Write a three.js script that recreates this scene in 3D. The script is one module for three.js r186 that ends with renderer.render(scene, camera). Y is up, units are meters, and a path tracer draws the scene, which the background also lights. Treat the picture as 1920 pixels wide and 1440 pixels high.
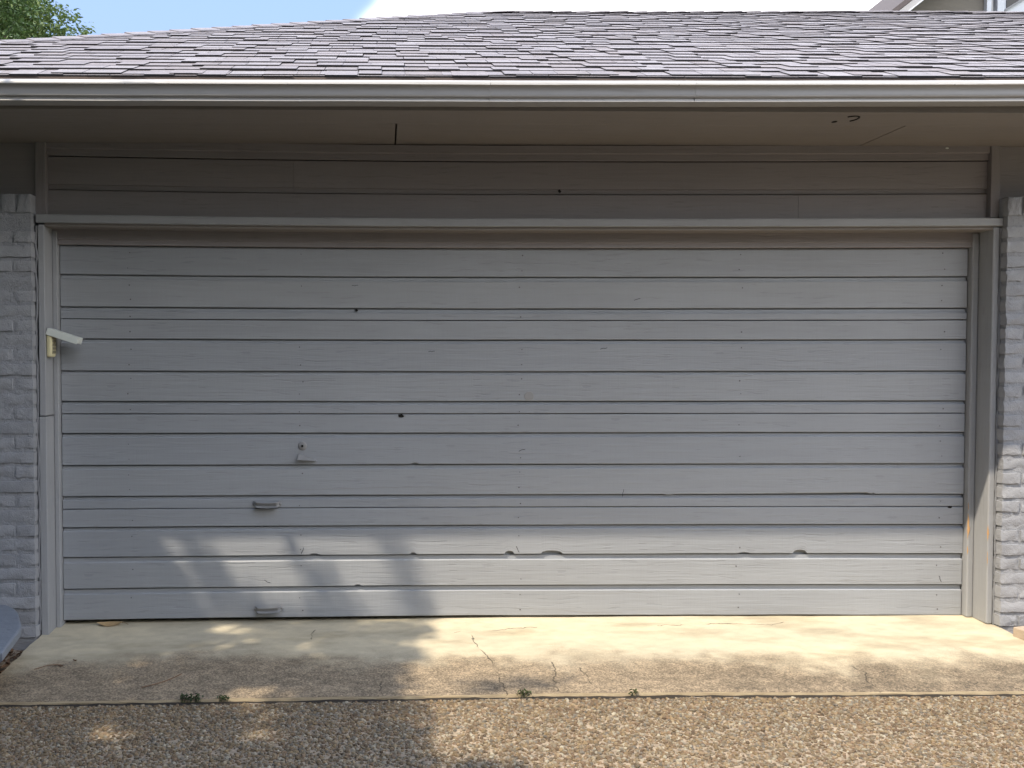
import * as THREE from 'three';
import { mergeGeometries, mergeVertices, toCreasedNormals } from 'three/addons/utils/BufferGeometryUtils.js';
import { RoundedBoxGeometry } from 'three/addons/geometries/RoundedBoxGeometry.js';

// ---------------------------------------------------------------- camera, sky, sun, exposure
const scene = new THREE.Scene();
// the photograph is a crop of a wider frame: the lens axis lies left of its middle
const camera = new THREE.PerspectiveCamera(44.5, 2340 / 1440, 0.05, 600);
camera.setViewOffset(2340, 1440, 420, 0, 1920, 1440);
camera.position.set(0, 1.42, 5.06);
camera.rotation.order = 'YXZ';
camera.rotation.set(-1.75 * Math.PI / 180, -1.0 * Math.PI / 180, 0);

const renderer = new THREE.WebGLRenderer({ antialias: true });
renderer.toneMapping = THREE.LinearToneMapping;
renderer.toneMappingExposure = 2.02;
renderer.shadowMap.enabled = true;

const SUN = new THREE.Vector3(-0.52, 1, 0.4167);
const sun = new THREE.DirectionalLight(0xfff0d8, 2.8);
sun.position.copy(SUN).normalize().multiplyScalar(40);
sun.castShadow = true;
sun.shadow.mapSize.set(4096, 4096);
Object.assign(sun.shadow.camera, { left: -14, right: 14, top: 14, bottom: -14, near: 1, far: 90 });
scene.add(sun, sun.target);

// ---------------------------------------------------------------- random numbers and noise
function mulberry(a) { return () => { a |= 0; a = a + 0x6D2B79F5 | 0; let t = Math.imul(a ^ a >>> 15, 1 | a); t = t + Math.imul(t ^ t >>> 7, 61 | t) ^ t; return ((t ^ t >>> 14) >>> 0) / 4294967296; }; }
const rnd = mulberry(20240);
const rr = (a, b) => a + (b - a) * rnd();
const clamp = (x, a = 0, b = 1) => Math.min(b, Math.max(a, x));
const lerp = (a, b, t) => a + (b - a) * t;
const sstep = (a, b, x) => { const t = clamp((x - a) / (b - a)); return t * t * (3 - 2 * t); };
const T1 = new Float32Array(65536); { const r = mulberry(7); for (let i = 0; i < 65536; i++) T1[i] = r(); }
const hash2 = (x, y, s) => T1[(Math.imul(x, 73856093) ^ Math.imul(y, 19349663) ^ Math.imul(s, 83492791)) >>> 3 & 65535];
function vn(x, y, s, px = 0, py = 0) {           // value noise, periodic when px, py are given
  let xi = Math.floor(x), yi = Math.floor(y); const fx = x - xi, fy = y - yi;
  let xj = xi + 1, yj = yi + 1;
  if (px) { xi = ((xi % px) + px) % px; xj = ((xj % px) + px) % px; }
  if (py) { yi = ((yi % py) + py) % py; yj = ((yj % py) + py) % py; }
  const u = fx * fx * (3 - 2 * fx), v = fy * fy * (3 - 2 * fy);
  const a = hash2(xi, yi, s), b = hash2(xj, yi, s), c = hash2(xi, yj, s), d = hash2(xj, yj, s);
  return a + (b - a) * u + (c - a) * v + (a - b - c + d) * u * v;
}
function fbm(x, y, s, oct, px = 0, py = 0) { let a = 0.5, t = 0, n = 0; for (let i = 0; i < oct; i++) { t += a * vn(x, y, s + i, px, py); n += a; x *= 2; y *= 2; px *= 2; py *= 2; a *= 0.5; } return t / n; }

// ---------------------------------------------------------------- sky: blue with one broad bright bank of cloud
{
  const W = 1024, H = 512, d = new Float32Array(W * H * 4);
  const sd = SUN.clone().normalize();
  for (let j = 0; j < H; j++) {
    const el = (j + 0.5) / H * Math.PI - Math.PI / 2;
    for (let i = 0; i < W; i++) {
      const az = ((i + 0.5) / W - 0.5) * 2 * Math.PI;
      const x = Math.cos(el) * Math.cos(az), y = Math.sin(el), z = Math.cos(el) * Math.sin(az);
      const yy = Math.max(y, 0), k = Math.pow(1 - yy, 2.2);
      let r = lerp(0.19, 0.33, k), g = lerp(0.35, 0.375, k), b = lerp(0.70, 0.455, k);
      // clouds on a flat layer, the same everywhere
      const q = 1 / (yy + 0.22), cx = x * q, cz = z * q;
      let c = fbm(cx * 0.9 + 13.1, cz * 0.9 + 4.7, 3, 5);
      // the bank that rises to the right behind the roof
      const azr = Math.atan2(x, -z);                           // 0 straight ahead, positive to the right
      const edge = 0.012 + (y - 0.352) * 0.9 + (fbm(y * 30, azr * 6, 9, 3) - 0.5) * 0.06;
      const bank = sstep(edge - 0.012, edge + 0.035, azr) * sstep(1.5, 1.0, azr) * sstep(0.8, 0.6, y);
      const clear = sstep(-1.2, -0.8, azr) * sstep(edge + 0.02, edge - 0.02, azr) * sstep(0.7, 0.5, y);
      let cl = sstep(0.42, 0.57, c) * (1 - clear); cl = Math.max(cl, bank);
      const wb = 1.35 + 0.7 * fbm(cx * 2.1 + 5, cz * 2.1, 21, 4);
      r = lerp(r, wb, cl); g = lerp(g, wb * 1.0, cl); b = lerp(b, wb * 1.02, cl);
      const cs = Math.max(0, x * sd.x + y * sd.y + z * sd.z), glow = Math.pow(cs, 60) * 1.2 + Math.pow(cs, 8) * 0.75;
      r += glow; g += glow * 0.96; b += glow * 0.9;
      if (y < 0) { r = 0.3; g = 0.32; b = 0.34; }
      const o = (j * W + i) * 4; d[o] = r; d[o + 1] = g; d[o + 2] = b; d[o + 3] = 1;
    }
  }
  const t = new THREE.DataTexture(d, W, H, THREE.RGBAFormat, THREE.FloatType);
  t.mapping = THREE.EquirectangularReflectionMapping; t.magFilter = t.minFilter = THREE.LinearFilter; t.needsUpdate = true;
  t.colorSpace = THREE.LinearSRGBColorSpace;
  scene.background = t; scene.environment = t;
}

// ---------------------------------------------------------------- textures
function tex(w, h, fn, color, repeat = true) {
  const d = new Uint8Array(w * h * 4), c = [0, 0, 0];
  for (let j = 0; j < h; j++) for (let i = 0; i < w; i++) {
    fn(i / w, j / h, c); const o = (j * w + i) * 4;
    d[o] = clamp(c[0], 0, 255); d[o + 1] = clamp(c[1], 0, 255); d[o + 2] = clamp(c[2], 0, 255); d[o + 3] = 255;
  }
  const t = new THREE.DataTexture(d, w, h, THREE.RGBAFormat);
  t.wrapS = t.wrapT = repeat ? THREE.RepeatWrapping : THREE.ClampToEdgeWrapping;
  t.magFilter = THREE.LinearFilter; t.minFilter = THREE.LinearMipmapLinearFilter; t.generateMipmaps = true; t.anisotropy = 8;
  if (color) t.colorSpace = THREE.SRGBColorSpace;
  t.needsUpdate = true; return t;
}
const grey = (c, v) => { c[0] = c[1] = c[2] = v; };

// painted rough-sawn wood, 2.56 m by 0.64 m
const knots = []; { const r = mulberry(55); for (let i = 0; i < 9; i++) knots.push([r(), r(), 0.010 + r() * 0.016]); }
function woodHeight(u, v) {
  let dx = 0;
  for (const k of knots) { let a = Math.abs(u - k[0]); a = Math.min(a, 1 - a) * 2.56; let b = v - k[1]; b -= Math.round(b); b *= 0.64; const q = a * a / 9 + b * b; dx += b * 0.9 * Math.exp(-q / (k[2] * k[2] * 2.2)); }
  const wv = v + (fbm(u * 6, v * 4, 31, 3, 6, 4) - 0.5) * 0.05 + dx;
  const g1 = fbm(u * 10, wv * 64, 41, 3, 10, 64);
  const g2 = vn(u * 22, wv * 190, 47, 22, 190);
  const saw = vn(u * 420, v * 5, 51, 420, 5) * 0.6 + vn(u * 900, v * 9, 53, 900, 9) * 0.4;
  const chip = sstep(0.72, 0.80, fbm(u * 26, wv * 90, 61, 2, 26, 90)) * sstep(0.5, 0.62, fbm(u * 5, v * 4, 63, 2, 5, 4));
  return { g1, g2, saw, chip };
}
const woodBump = tex(2048, 512, (u, v, c) => {
  const h = woodHeight(u, v); let z = 0.5 + (h.g1 - 0.5) * 0.75 + (h.g2 - 0.5) * 0.22 + (h.saw - 0.5) * 0.15 - h.chip * 0.30;
  grey(c, z * 255);
});
const woodMap = tex(2048, 512, (u, v, c) => {
  const h = woodHeight(u, v); const big = fbm(u * 5, v * 3, 71, 4, 5, 3);
  const fl = vn(u * 700, v * 180, 73, 700, 180);
  const s = 1 + (big - 0.5) * 0.14 + (h.g1 - 0.5) * 0.10 + (h.saw - 0.5) * 0.03 + (fl > 0.93 ? 0.06 : 0) - h.chip * 0.10;
  c[0] = 226 * s; c[1] = 226 * s; c[2] = 227 * s;
});
// painted masonry grain, 0.5 m square
const brickBump = tex(512, 512, (u, v, c) => grey(c, 255 * (fbm(u * 24, v * 24, 81, 5, 24, 24) * 0.75 + 0.25 * vn(u * 150, v * 150, 85, 150, 150))));
const brickMap = tex(512, 512, (u, v, c) => { const s = 1 + (fbm(u * 9, v * 9, 91, 5, 9, 9) - 0.5) * 0.22; c[0] = 224 * s; c[1] = 224 * s; c[2] = 226 * s; });
// mineral granules on the shingles, 0.6 m square
const granMap = tex(512, 512, (u, v, c) => {
  const a = vn(u * 256, v * 256, 101, 256, 256), b = fbm(u * 14, v * 14, 103, 4, 14, 14); const s = 0.86 + (a - 0.5) * 0.42 + (b - 0.5) * 0.3;
  const w = vn(u * 256 + 9, v * 256, 107, 256, 256) - 0.5;
  c[0] = 216 * s * (1 + w * 0.10); c[1] = 212 * s; c[2] = 218 * s * (1 - w * 0.08);
});
const granBump = tex(512, 512, (u, v, c) => grey(c, 255 * (0.6 * vn(u * 256, v * 256, 101, 256, 256) + 0.4 * vn(u * 128, v * 128, 109, 128, 128))));

// the concrete strip: 5.12 m along x, 1.16 m along z; pale and smooth near the door, worn to its speckled aggregate near the joint
const AX0 = -1.84, AW = 5.12, AZ0 = -0.12, AD = 1.16;
const cracks = [
  [[0.445, 0.223], [0.46, 0.35], [0.488, 0.48], [0.515, 0.60], [0.53, 0.683], [0.528, 0.80], [0.541, 0.99]],
  [[0.36, 0.21], [0.449, 0.185], [0.53, 0.20], [0.64, 0.165], [0.805, 0.15]],
  [[2.21, 0.70], [2.235, 0.78], [2.195, 0.86], [2.20, 0.99]],
  [[0.805, 0.62], [0.80, 0.76], [0.77, 0.85], [0.769, 0.96]],
  [[0.92, 0.70], [0.935, 0.80], [0.93, 0.88]], [[1.45, 0.13], [1.8, 0.11], [2.06, 0.135], [2.14, 0.09]],
  [[-0.36, 0.13], [-0.38, 0.20], [-0.372, 0.27]], [[-0.02, 0.80], [-0.015, 0.9], [-0.03, 0.99]],
];
function crackAt(x, z) {
  let m = 9; const wx = x + (fbm(x * 30, z * 30, 121, 3) - 0.5) * 0.028, wz = z + (fbm(x * 30 + 9, z * 30, 123, 3) - 0.5) * 0.028;
  for (const p of cracks) for (let i = 0; i + 1 < p.length; i++) {
    const [ax, az] = p[i], [bx, bz] = p[i + 1], dx = bx - ax, dz = bz - az; const t = clamp(((wx - ax) * dx + (wz - az) * dz) / (dx * dx + dz * dz));
    const q = Math.hypot(wx - ax - dx * t, wz - az - dz * t); if (q < m) m = q;
  }
  return m;
}
function wear(x, z) {                            // 0 smooth trowelled face, 1 worn and dirty
  const e = 0.52 + (fbm(x * 1.3, 2.2, 131, 3) - 0.5) * 0.30 + (fbm(x * 7, z * 7, 133, 4) - 0.5) * 0.34 + (x > 1.6 ? 0.03 : 0);
  return sstep(e - 0.12, e + 0.24, z);
}
const slabMap = tex(2048, 512, (u, v, c) => {
  const x = AX0 + u * AW, z = AZ0 + v * AD, w = wear(x, z);
  const big = fbm(x * 2.2, z * 4, 141, 4) - 0.5, mid = fbm(x * 18, z * 30, 143, 4) - 0.5, fine = hash2(Math.floor(u * 2048), Math.floor(v * 512), 5) - 0.5, f2 = vn(x * 160, z * 160, 145) - 0.5;
  let r = 196, g = 186, b = 162; const s = 1 + big * 0.16 + mid * 0.13 + fine * 0.05; r *= s; g *= s * (1 - big * 0.02); b *= s * (1 - big * 0.06);
  // stains carried off the door sill
  const st = sstep(0.45, 0.85, fbm(x * 3.1 + 4, z * 9, 147, 5)) * 0.13; r *= 1 - st; g *= 1 - st * 1.05; b *= 1 - st * 1.15;
  const sp = f2 * 0.9 + fine * 0.8; const deep = lerp(0.62, 1, sstep(1.0, 2.1, x + (fbm(x * 2, z * 3, 155, 3) - 0.5))), ws = lerp(0.99, 0.70, deep) + sp * 0.40 + mid * 0.32;
  const pit = fine < -0.40 ? 0.74 : 1, wk = w * 0.95;
  r = lerp(r, 170 * ws * pit, wk); g = lerp(g, 152 * ws * pit, wk); b = lerp(b, 127 * ws * pit, wk);
  if (v > 0.945) { r = 168 + mid * 40; g = 152 + mid * 40; b = 124 + mid * 36; }
  const k = crackAt(x, z), kk = 1 - sstep(0.0012, 0.0042, k) * 0.62 - 0.38; const broken = sstep(0.3, 0.5, fbm(x * 9, z * 9, 149, 2));
  const f = 1 - kk * broken * 0.75; c[0] = r * f; c[1] = g * f; c[2] = b * f;
}, true, false);
const slabBump = tex(2048, 512, (u, v, c) => {
  const x = AX0 + u * AW, z = AZ0 + v * AD, w = wear(x, z); const fine = hash2(Math.floor(u * 2048), Math.floor(v * 512), 5) - 0.5;
  const k = 1 - sstep(0.001, 0.006, crackAt(x, z)); grey(c, 150 + (fbm(x * 25, z * 25, 151, 4) - 0.5) * 60 + fine * 110 * w + (vn(x * 160, z * 160, 145) - 0.5) * 70 * w - k * 90);
}, false, false);
// cement between the driveway pebbles, 1 m square
const cementMap = tex(512, 512, (u, v, c) => {
  const a = vn(u * 70, v * 70, 161, 70, 70), b = fbm(u * 6, v * 6, 163, 4, 6, 6), p = hash2(Math.floor(u * 128), Math.floor(v * 128), 3);
  const s = 0.55 + a * 0.5 + (b - 0.5) * 0.3; c[0] = (84 + p * 26) * s; c[1] = (68 + p * 20) * s; c[2] = (48 + p * 18) * s;
});
const soilMap = tex(256, 256, (u, v, c) => { const s = fbm(u * 16, v * 16, 171, 5, 16, 16); c[0] = 60 + 60 * s; c[1] = 48 + 50 * s; c[2] = 36 + 40 * s; });

// ---------------------------------------------------------------- materials
const M = {};
const std = (o) => new THREE.MeshStandardMaterial(o);
const paint = (r, g, b, x = {}) => std({ color: new THREE.Color().setRGB(r, g, b), map: woodMap, bumpMap: woodBump, bumpScale: 0.0016, roughness: 0.62, ...x });
M.door = [paint(0.372, 0.393, 0.425), paint(0.360, 0.382, 0.416), paint(0.383, 0.403, 0.432)];
M.trim = paint(0.375, 0.386, 0.404, { bumpScale: 0.0008 });
M.shadedHeader = paint(0.300, 0.278, 0.280);  // same paint as the door, darkened and browned for shade under the eave
M.soffit = paint(0.245, 0.222, 0.205);  // eave shade and warm ground bounce put into the colour
M.brick = [0, 1, 2].map((i) => std({ color: new THREE.Color().setRGB(0.355 + i * 0.014, 0.367 + i * 0.014, 0.395 + i * 0.014), map: brickMap, bumpMap: brickBump, bumpScale: 0.0045, roughness: 0.75 }));
M.mortar = std({ color: new THREE.Color().setRGB(0.34, 0.352, 0.378), map: brickMap, bumpMap: brickBump, bumpScale: 0.006, roughness: 0.85 });
M.gutter = std({ color: new THREE.Color().setRGB(0.33, 0.326, 0.328), roughness: 0.36, metalness: 0.0 });
M.rim = std({ color: new THREE.Color().setRGB(0.52, 0.515, 0.51), roughness: 0.45 });  // lighter than the trough: sun glare on the lip painted in
M.gap = std({ color: 0x1a1714, roughness: 0.95 });
M.shingle = [[0.325, 0.314, 0.334], [0.345, 0.336, 0.356], [0.305, 0.293, 0.310], [0.328, 0.313, 0.326], [0.37, 0.362, 0.38], [0.315, 0.297, 0.307]].map((c) => std({ color: new THREE.Color().setRGB(...c), vertexColors: true, map: granMap, bumpMap: granBump, bumpScale: 0.0015, roughness: 0.92 }));
M.cap = [0, 1, 2].map((i) => std({ color: M.shingle[i].color, map: granMap, bumpMap: granBump, bumpScale: 0.0015, roughness: 0.92 }));
M.shingleMass = std({ color: 0xffffff, vertexColors: true, map: granMap, bumpMap: granBump, bumpScale: 0.0015, roughness: 0.92 });
M.deck = std({ color: new THREE.Color().setRGB(0.10, 0.085, 0.085), roughness: 0.95 });
M.shadedDrip = std({ color: new THREE.Color().setRGB(0.15, 0.115, 0.10), roughness: 0.8 });  // darkened to stand in for shade under the shingle overhang
M.slab = std({ map: slabMap, bumpMap: slabBump, bumpScale: 0.003, roughness: 0.9 });
M.cement = std({ map: cementMap, roughness: 0.95 });
M.soil = std({ map: soilMap, roughness: 1 });
M.hardware = std({ color: new THREE.Color().setRGB(0.26, 0.262, 0.268), roughness: 0.5 });
M.dark = std({ color: 0x0c0b0a, roughness: 0.9 });
M.bareWood = std({ color: new THREE.Color().setRGB(0.55, 0.33, 0.16), roughness: 0.9, map: woodMap });
M.filler = std({ color: new THREE.Color().setRGB(0.31, 0.31, 0.31), roughness: 0.8 });
M.cream = std({ color: new THREE.Color().setRGB(0.70, 0.64, 0.40), roughness: 0.5 });
M.offwhite = std({ color: new THREE.Color().setRGB(0.74, 0.78, 0.74), roughness: 0.45 });
M.key = std({ color: new THREE.Color().setRGB(0.22, 0.20, 0.14), roughness: 0.6 });
M.whitePaint = std({ color: new THREE.Color().setRGB(0.72, 0.75, 0.80), roughness: 0.5, map: brickMap });
M.tanWall = std({ color: new THREE.Color().setRGB(0.21, 0.19, 0.16), roughness: 0.8, map: brickMap, bumpMap: brickBump, bumpScale: 0.003 });
M.glass = std({ color: 0x0e1013, roughness: 0.08 });

// ---------------------------------------------------------------- building blocks
const used = {};
function numbered(n) { const k = used[n] = (used[n] ?? -1) + 1; return k ? n + '_' + String(k).padStart(3, '0') : n; }
function add(mesh, name, parent) { mesh.name = numbered(name); mesh.castShadow = mesh.receiveShadow = true; parent.add(mesh); return mesh; }
function part(name, geo, mat, parent, data) { const m = add(new THREE.Mesh(geo, mat), name, parent); if (data) Object.assign(m.userData, data); return m; }
function thing(name, label, category, pos = [0, 0, 0], group) { const g = new THREE.Group(); g.name = numbered(name); g.position.set(...pos); g.userData = { label, category }; if (group) g.userData.group = group; scene.add(g); return g; }
function sub(name, parent, pos = [0, 0, 0]) { const g = new THREE.Group(); g.name = numbered(name); g.position.set(...pos); parent.add(g); return g; }
// texture coordinates in metres taken from the flat side each face looks to (su, sv: metres per texture repeat)
function boxUV(geo, su = 2.56, sv = 0.64, ou = 0, ov = 0, turn = false) {
  const g = geo.index ? geo.toNonIndexed() : geo, p = g.attributes.position, uv = new Float32Array(p.count * 2);
  const a = new THREE.Vector3(), b = new THREE.Vector3(), c = new THREE.Vector3(), n = new THREE.Vector3();
  for (let i = 0; i < p.count; i += 3) {
    a.fromBufferAttribute(p, i); b.fromBufferAttribute(p, i + 1); c.fromBufferAttribute(p, i + 2);
    n.crossVectors(b.clone().sub(a), c.clone().sub(a)); const x = Math.abs(n.x), y = Math.abs(n.y), z = Math.abs(n.z);
    [a, b, c].forEach((q, k) => { let s, t; if (z >= x && z >= y) { s = q.x; t = q.y; } else if (y >= x) { s = q.x; t = q.z; } else { s = q.z; t = q.y; } if (turn) [s, t] = [t, s]; uv[(i + k) * 2] = s / su + ou; uv[(i + k) * 2 + 1] = t / sv + ov; });
  }
  g.setAttribute('uv', new THREE.BufferAttribute(uv, 2)); return g;
}
function bx(x0, x1, y0, y1, z0, z1, r = 0.003, turn = false) {
  const g = new RoundedBoxGeometry(x1 - x0, y1 - y0, z1 - z0, 2, Math.min(r, (x1 - x0) / 2.1, (y1 - y0) / 2.1, (z1 - z0) / 2.1)); g.translate((x0 + x1) / 2, (y0 + y1) / 2, (z0 + z1) / 2);
  return boxUV(g, 2.56, 0.64, rnd(), rnd(), turn);
}
// a closed section (list of [z, y]) run along x; off(x, k) moves section point k up or down
function run(section, xs, off, ov = rnd(), creased = 0.5) {
  const n = section.length, pos = [], uv = [], idx = []; const L = [0]; for (let k = 0; k < n; k++) { const a = section[k], b = section[(k + 1) % n]; L.push(L[k] + Math.hypot(a[0] - b[0], a[1] - b[1])); }
  const ou = rnd();
  xs.forEach((x) => { for (let k = 0; k <= n; k++) { const q = section[k % n]; pos.push(x, q[1] + (off ? off(x, k % n) : 0), q[0]); uv.push(x / 2.56 + ou, L[k] / 0.64 + ov); } });
  const m = n + 1;
  for (let i = 0; i + 1 < xs.length; i++) for (let k = 0; k < n; k++) { const a = i * m + k, b = a + 1, c = a + m, d = c + 1; idx.push(a, b, c, b, d, c); }
  const contour = section.map((q) => new THREE.Vector2(q[0], q[1])); const tris = THREE.ShapeUtils.triangulateShape(contour, []);
  for (const [e, flip] of [[0, true], [xs.length - 1, false]]) { const o = pos.length / 3; for (let k = 0; k < n; k++) { pos.push(pos[(e * m + k) * 3], pos[(e * m + k) * 3 + 1], pos[(e * m + k) * 3 + 2]); uv.push(section[k][0], section[k][1]); } for (const t of tris) flip ? idx.push(o + t[0], o + t[2], o + t[1]) : idx.push(o + t[0], o + t[1], o + t[2]); }
  const g = new THREE.BufferGeometry(); g.setAttribute('position', new THREE.Float32BufferAttribute(pos, 3)); g.setAttribute('uv', new THREE.Float32BufferAttribute(uv, 2)); g.setIndex(idx);
  // face outwards whichever way the section was listed
  let area = 0; section.forEach((q, k) => { const r = section[(k + 1) % n]; area += q[0] * r[1] - r[0] * q[1]; }); if (area > 0) { for (let i = 0; i < idx.length; i += 3) { const t = idx[i + 1]; idx[i + 1] = idx[i + 2]; idx[i + 2] = t; } g.setIndex(idx); }
  return toCreasedNormals(g, creased);
}
const span = (a, b, step, extra = []) => { const n = Math.max(1, Math.round((b - a) / step)), s = new Set(); for (let i = 0; i <= n; i++) s.add(+(a + (b - a) * i / n).toFixed(4)); for (const e of extra) if (e > a && e < b) s.add(+e.toFixed(4)); return [...s].sort((p, q) => p - q); };
function tube(pts, r, rad = 6, seg = 24) { return new THREE.TubeGeometry(new THREE.CatmullRomCurve3(pts.map((p) => new THREE.Vector3(...p))), seg, r, rad, false); }

// heights of the ground
const apronTop = (x, z) => lerp(-0.037, -0.008, clamp((x + 1.75) / 2.6)) - 0.06 * z;
const frontZ = (x) => 0.975 + 0.02 * clamp((x + 1.8) / 5) + (fbm(x * 5, 0.5, 181, 3) - 0.5) * 0.012;
const driveTop = (x, z) => apronTop(x, 0.985) - 0.013 - 0.03 * Math.min(z - 0.985, 2.2) ;

// ---------------------------------------------------------------- the ground
{
  const g = new THREE.PlaneGeometry(500, 500, 1, 1); g.rotateX(-Math.PI / 2); g.translate(0, -0.24, 60);
  part('ground', boxUV(g, 1, 1), std({ color: new THREE.Color().setRGB(0.07, 0.09, 0.035), roughness: 1 }), scene, { kind: 'structure', label: 'grass ground all round the garage and its driveway', category: 'ground' });
}
const driveway = thing('driveway', 'tan exposed aggregate driveway of small rounded pebbles set in cement', 'driveway'); driveway.userData.kind = 'structure';
{
  const xs = [], zs = []; for (let i = 0; i <= 50; i++) xs.push(-4.5 + i * 0.23); for (let i = 0; i <= 20; i++) zs.push(i / 20);
  const pos = [], idx = [], uv = [];
  for (const x of xs) for (const t of zs) { const z0 = frontZ(x) + 0.020, z = z0 + t * t * 13; pos.push(x, driveTop(x, z), z); uv.push(x, z); }
  const m = zs.length; for (let i = 0; i + 1 < xs.length; i++) for (let k = 0; k + 1 < m; k++) { const a = i * m + k; idx.push(a, a + 1, a + m, a + 1, a + m + 1, a + m); }
  const g = new THREE.BufferGeometry(); g.setAttribute('position', new THREE.Float32BufferAttribute(pos, 3)); g.setAttribute('uv', new THREE.Float32BufferAttribute(uv, 2)); g.setIndex(idx); g.computeVertexNormals();
  part('cement_bed', g, M.cement, driveway);
  { const p2 = [], i2 = []; span(-4.5, 7, 0.05).forEach((x, i) => { const z = frontZ(x), y = driveTop(x, z + 0.02) + 0.001 + (fbm(x * 40, 2, 197, 2) - 0.5) * 0.006; p2.push(x, y, z - 0.004, x, y, z + 0.040); if (i) { const a = i * 2 - 2; i2.push(a, a + 1, a + 2, a + 1, a + 3, a + 2); } }); const d = new THREE.BufferGeometry(); d.setAttribute('position', new THREE.Float32BufferAttribute(p2, 3)); d.setIndex(i2); d.computeVertexNormals(); part('joint_dirt', d, std({ color: new THREE.Color().setRGB(0.028, 0.022, 0.016), roughness: 1 }), driveway); }
  // the pebbles themselves where they can be seen
  const pg = new THREE.IcosahedronGeometry(1, 1); const pp = pg.attributes.position; const pr = mulberry(77);
  { const seen = new Map(); for (let i = 0; i < pp.count; i++) { const k = [pp.getX(i), pp.getY(i), pp.getZ(i)].map((q) => q.toFixed(3)).join(); if (!seen.has(k)) seen.set(k, 0.82 + pr() * 0.3); const s = seen.get(k); pp.setXYZ(i, pp.getX(i) * s, pp.getY(i) * s, pp.getZ(i) * s); } pg.computeVertexNormals(); }
  const N = 88000, inst = new THREE.InstancedMesh(pg, std({ color: 0xffffff, roughness: 0.72 }), N);
  const pal = [[0.52, 0.38, 0.22], [0.46, 0.33, 0.19], [0.58, 0.45, 0.29], [0.40, 0.27, 0.17], [0.66, 0.55, 0.40], [0.43, 0.35, 0.25], [0.55, 0.40, 0.25], [0.34, 0.24, 0.15], [0.78, 0.70, 0.56], [0.50, 0.35, 0.23], [0.42, 0.37, 0.31]];
  const m4 = new THREE.Matrix4(), q = new THREE.Quaternion(), e = new THREE.Euler(), s = new THREE.Vector3(), c = new THREE.Color();
  for (let i = 0; i < N; i++) {
    const x = rr(-3.1, 4.4); const z = frontZ(x) + 0.036 + Math.pow(rnd(), 1.25) * 1.15; const r = 0.0040 + Math.pow(rnd(), 2) * 0.0056;
    e.set(rr(-0.5, 0.5), rr(0, 6.28), rr(-0.5, 0.5)); q.setFromEuler(e); s.set(r * rr(0.8, 1.4), r * rr(0.6, 0.95), r * rr(0.8, 1.2));
    m4.compose(new THREE.Vector3(x, driveTop(x, z) + r * rr(-0.2, 0.35), z), q, s); inst.setMatrixAt(i, m4);
    const p = pal[Math.floor(rnd() * pal.length)], k = rr(0.25, 0.51); c.setRGB(p[0] * k, p[1] * k * 0.99, p[2] * k * 0.93); inst.setColorAt(i, c);
  }
  inst.name = 'pebbles'; inst.userData.kind = 'stuff'; inst.castShadow = inst.receiveShadow = true; driveway.add(inst);
}
{
  const apron = thing('concrete_apron', 'pale cracked concrete strip between the garage door and the pebbled driveway', 'concrete strip'); apron.userData.kind = 'structure';
  const xs = span(-1.80, 3.262, 0.03), pos = [], idx = [], uv = []; const zn = 24;
  for (const x of xs) for (let k = 0; k <= zn + 2; k++) {
    const fz = frontZ(x); let z = k <= zn ? lerp(-0.12, fz - 0.006, k / zn) : fz; let y = apronTop(x, Math.min(z, fz));
    const xe = (x === xs[0]) ? x + (fbm(z * 9, 3, 191, 3) - 0.5) * 0.03 : x;
    if (k === zn + 1) y -= 0.006 + (fbm(x * 11, 1, 193, 2)) * 0.004; if (k === zn + 2) y -= 0.09;
    pos.push(xe, y + (k <= zn ? (fbm(x * 3, z * 3, 195, 3) - 0.5) * 0.006 : 0), z); uv.push((x - AX0) / AW, k > zn ? 0.95 + (k - zn) * 0.02 : Math.min(0.938, (z - AZ0) / AD));
  }
  const m = zn + 3; for (let i = 0; i + 1 < xs.length; i++) for (let k = 0; k + 1 < m; k++) { const a = i * m + k; idx.push(a, a + 1, a + m, a + 1, a + m + 1, a + m); }
  // left and right cheeks of the slab
  for (const [i, f] of [[0, 1], [xs.length - 1, 0]]) for (let k = 0; k + 1 < zn + 2; k++) { const a = i * m + k, o = pos.length / 3; for (const q of [a, a + 1]) for (const dy of [0, -0.12]) { pos.push(pos[q * 3] - (f ? 1 : -1) * (dy ? 0.004 : 0), pos[q * 3 + 1] + dy, pos[q * 3 + 2]); uv.push(uv[q * 2], uv[q * 2 + 1] + dy); } f ? idx.push(o, o + 1, o + 2, o + 1, o + 3, o + 2) : idx.push(o, o + 2, o + 1, o + 1, o + 2, o + 3); }
  const g = new THREE.BufferGeometry(); g.setAttribute('position', new THREE.Float32BufferAttribute(pos, 3)); g.setAttribute('uv', new THREE.Float32BufferAttribute(uv, 2)); g.setIndex(idx);
  part('concrete_slab', toCreasedNormals(g, 0.7), M.slab, apron);
}
// planting beds either side
for (const [x0, x1, name, label] of [[-3.6, -1.795, 'planting_bed', 'dark soil bed left of the concrete strip'], [3.258, 5.2, 'planting_bed', 'brown soil bed right of the concrete strip']]) {
  const g = new THREE.PlaneGeometry(x1 - x0, 0.9, 24, 14); g.rotateX(-Math.PI / 2); g.translate((x0 + x1) / 2, -0.115, 0.58);
  const p = g.attributes.position; for (let i = 0; i < p.count; i++) p.setY(i, p.getY(i) + (fbm(p.getX(i) * 9, p.getZ(i) * 9, 201, 3) - 0.5) * 0.05 + (x0 > 0 ? 0.06 : 0)); g.computeVertexNormals();
  part(name, boxUV(g, 0.5, 0.5), M.soil, scene, { kind: 'structure', label, category: 'soil' });
}

// ---------------------------------------------------------------- the garage
const garage = thing('garage', 'grey painted garage with wide plank door, brick piers and hipped shingle roof', 'garage');
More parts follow.
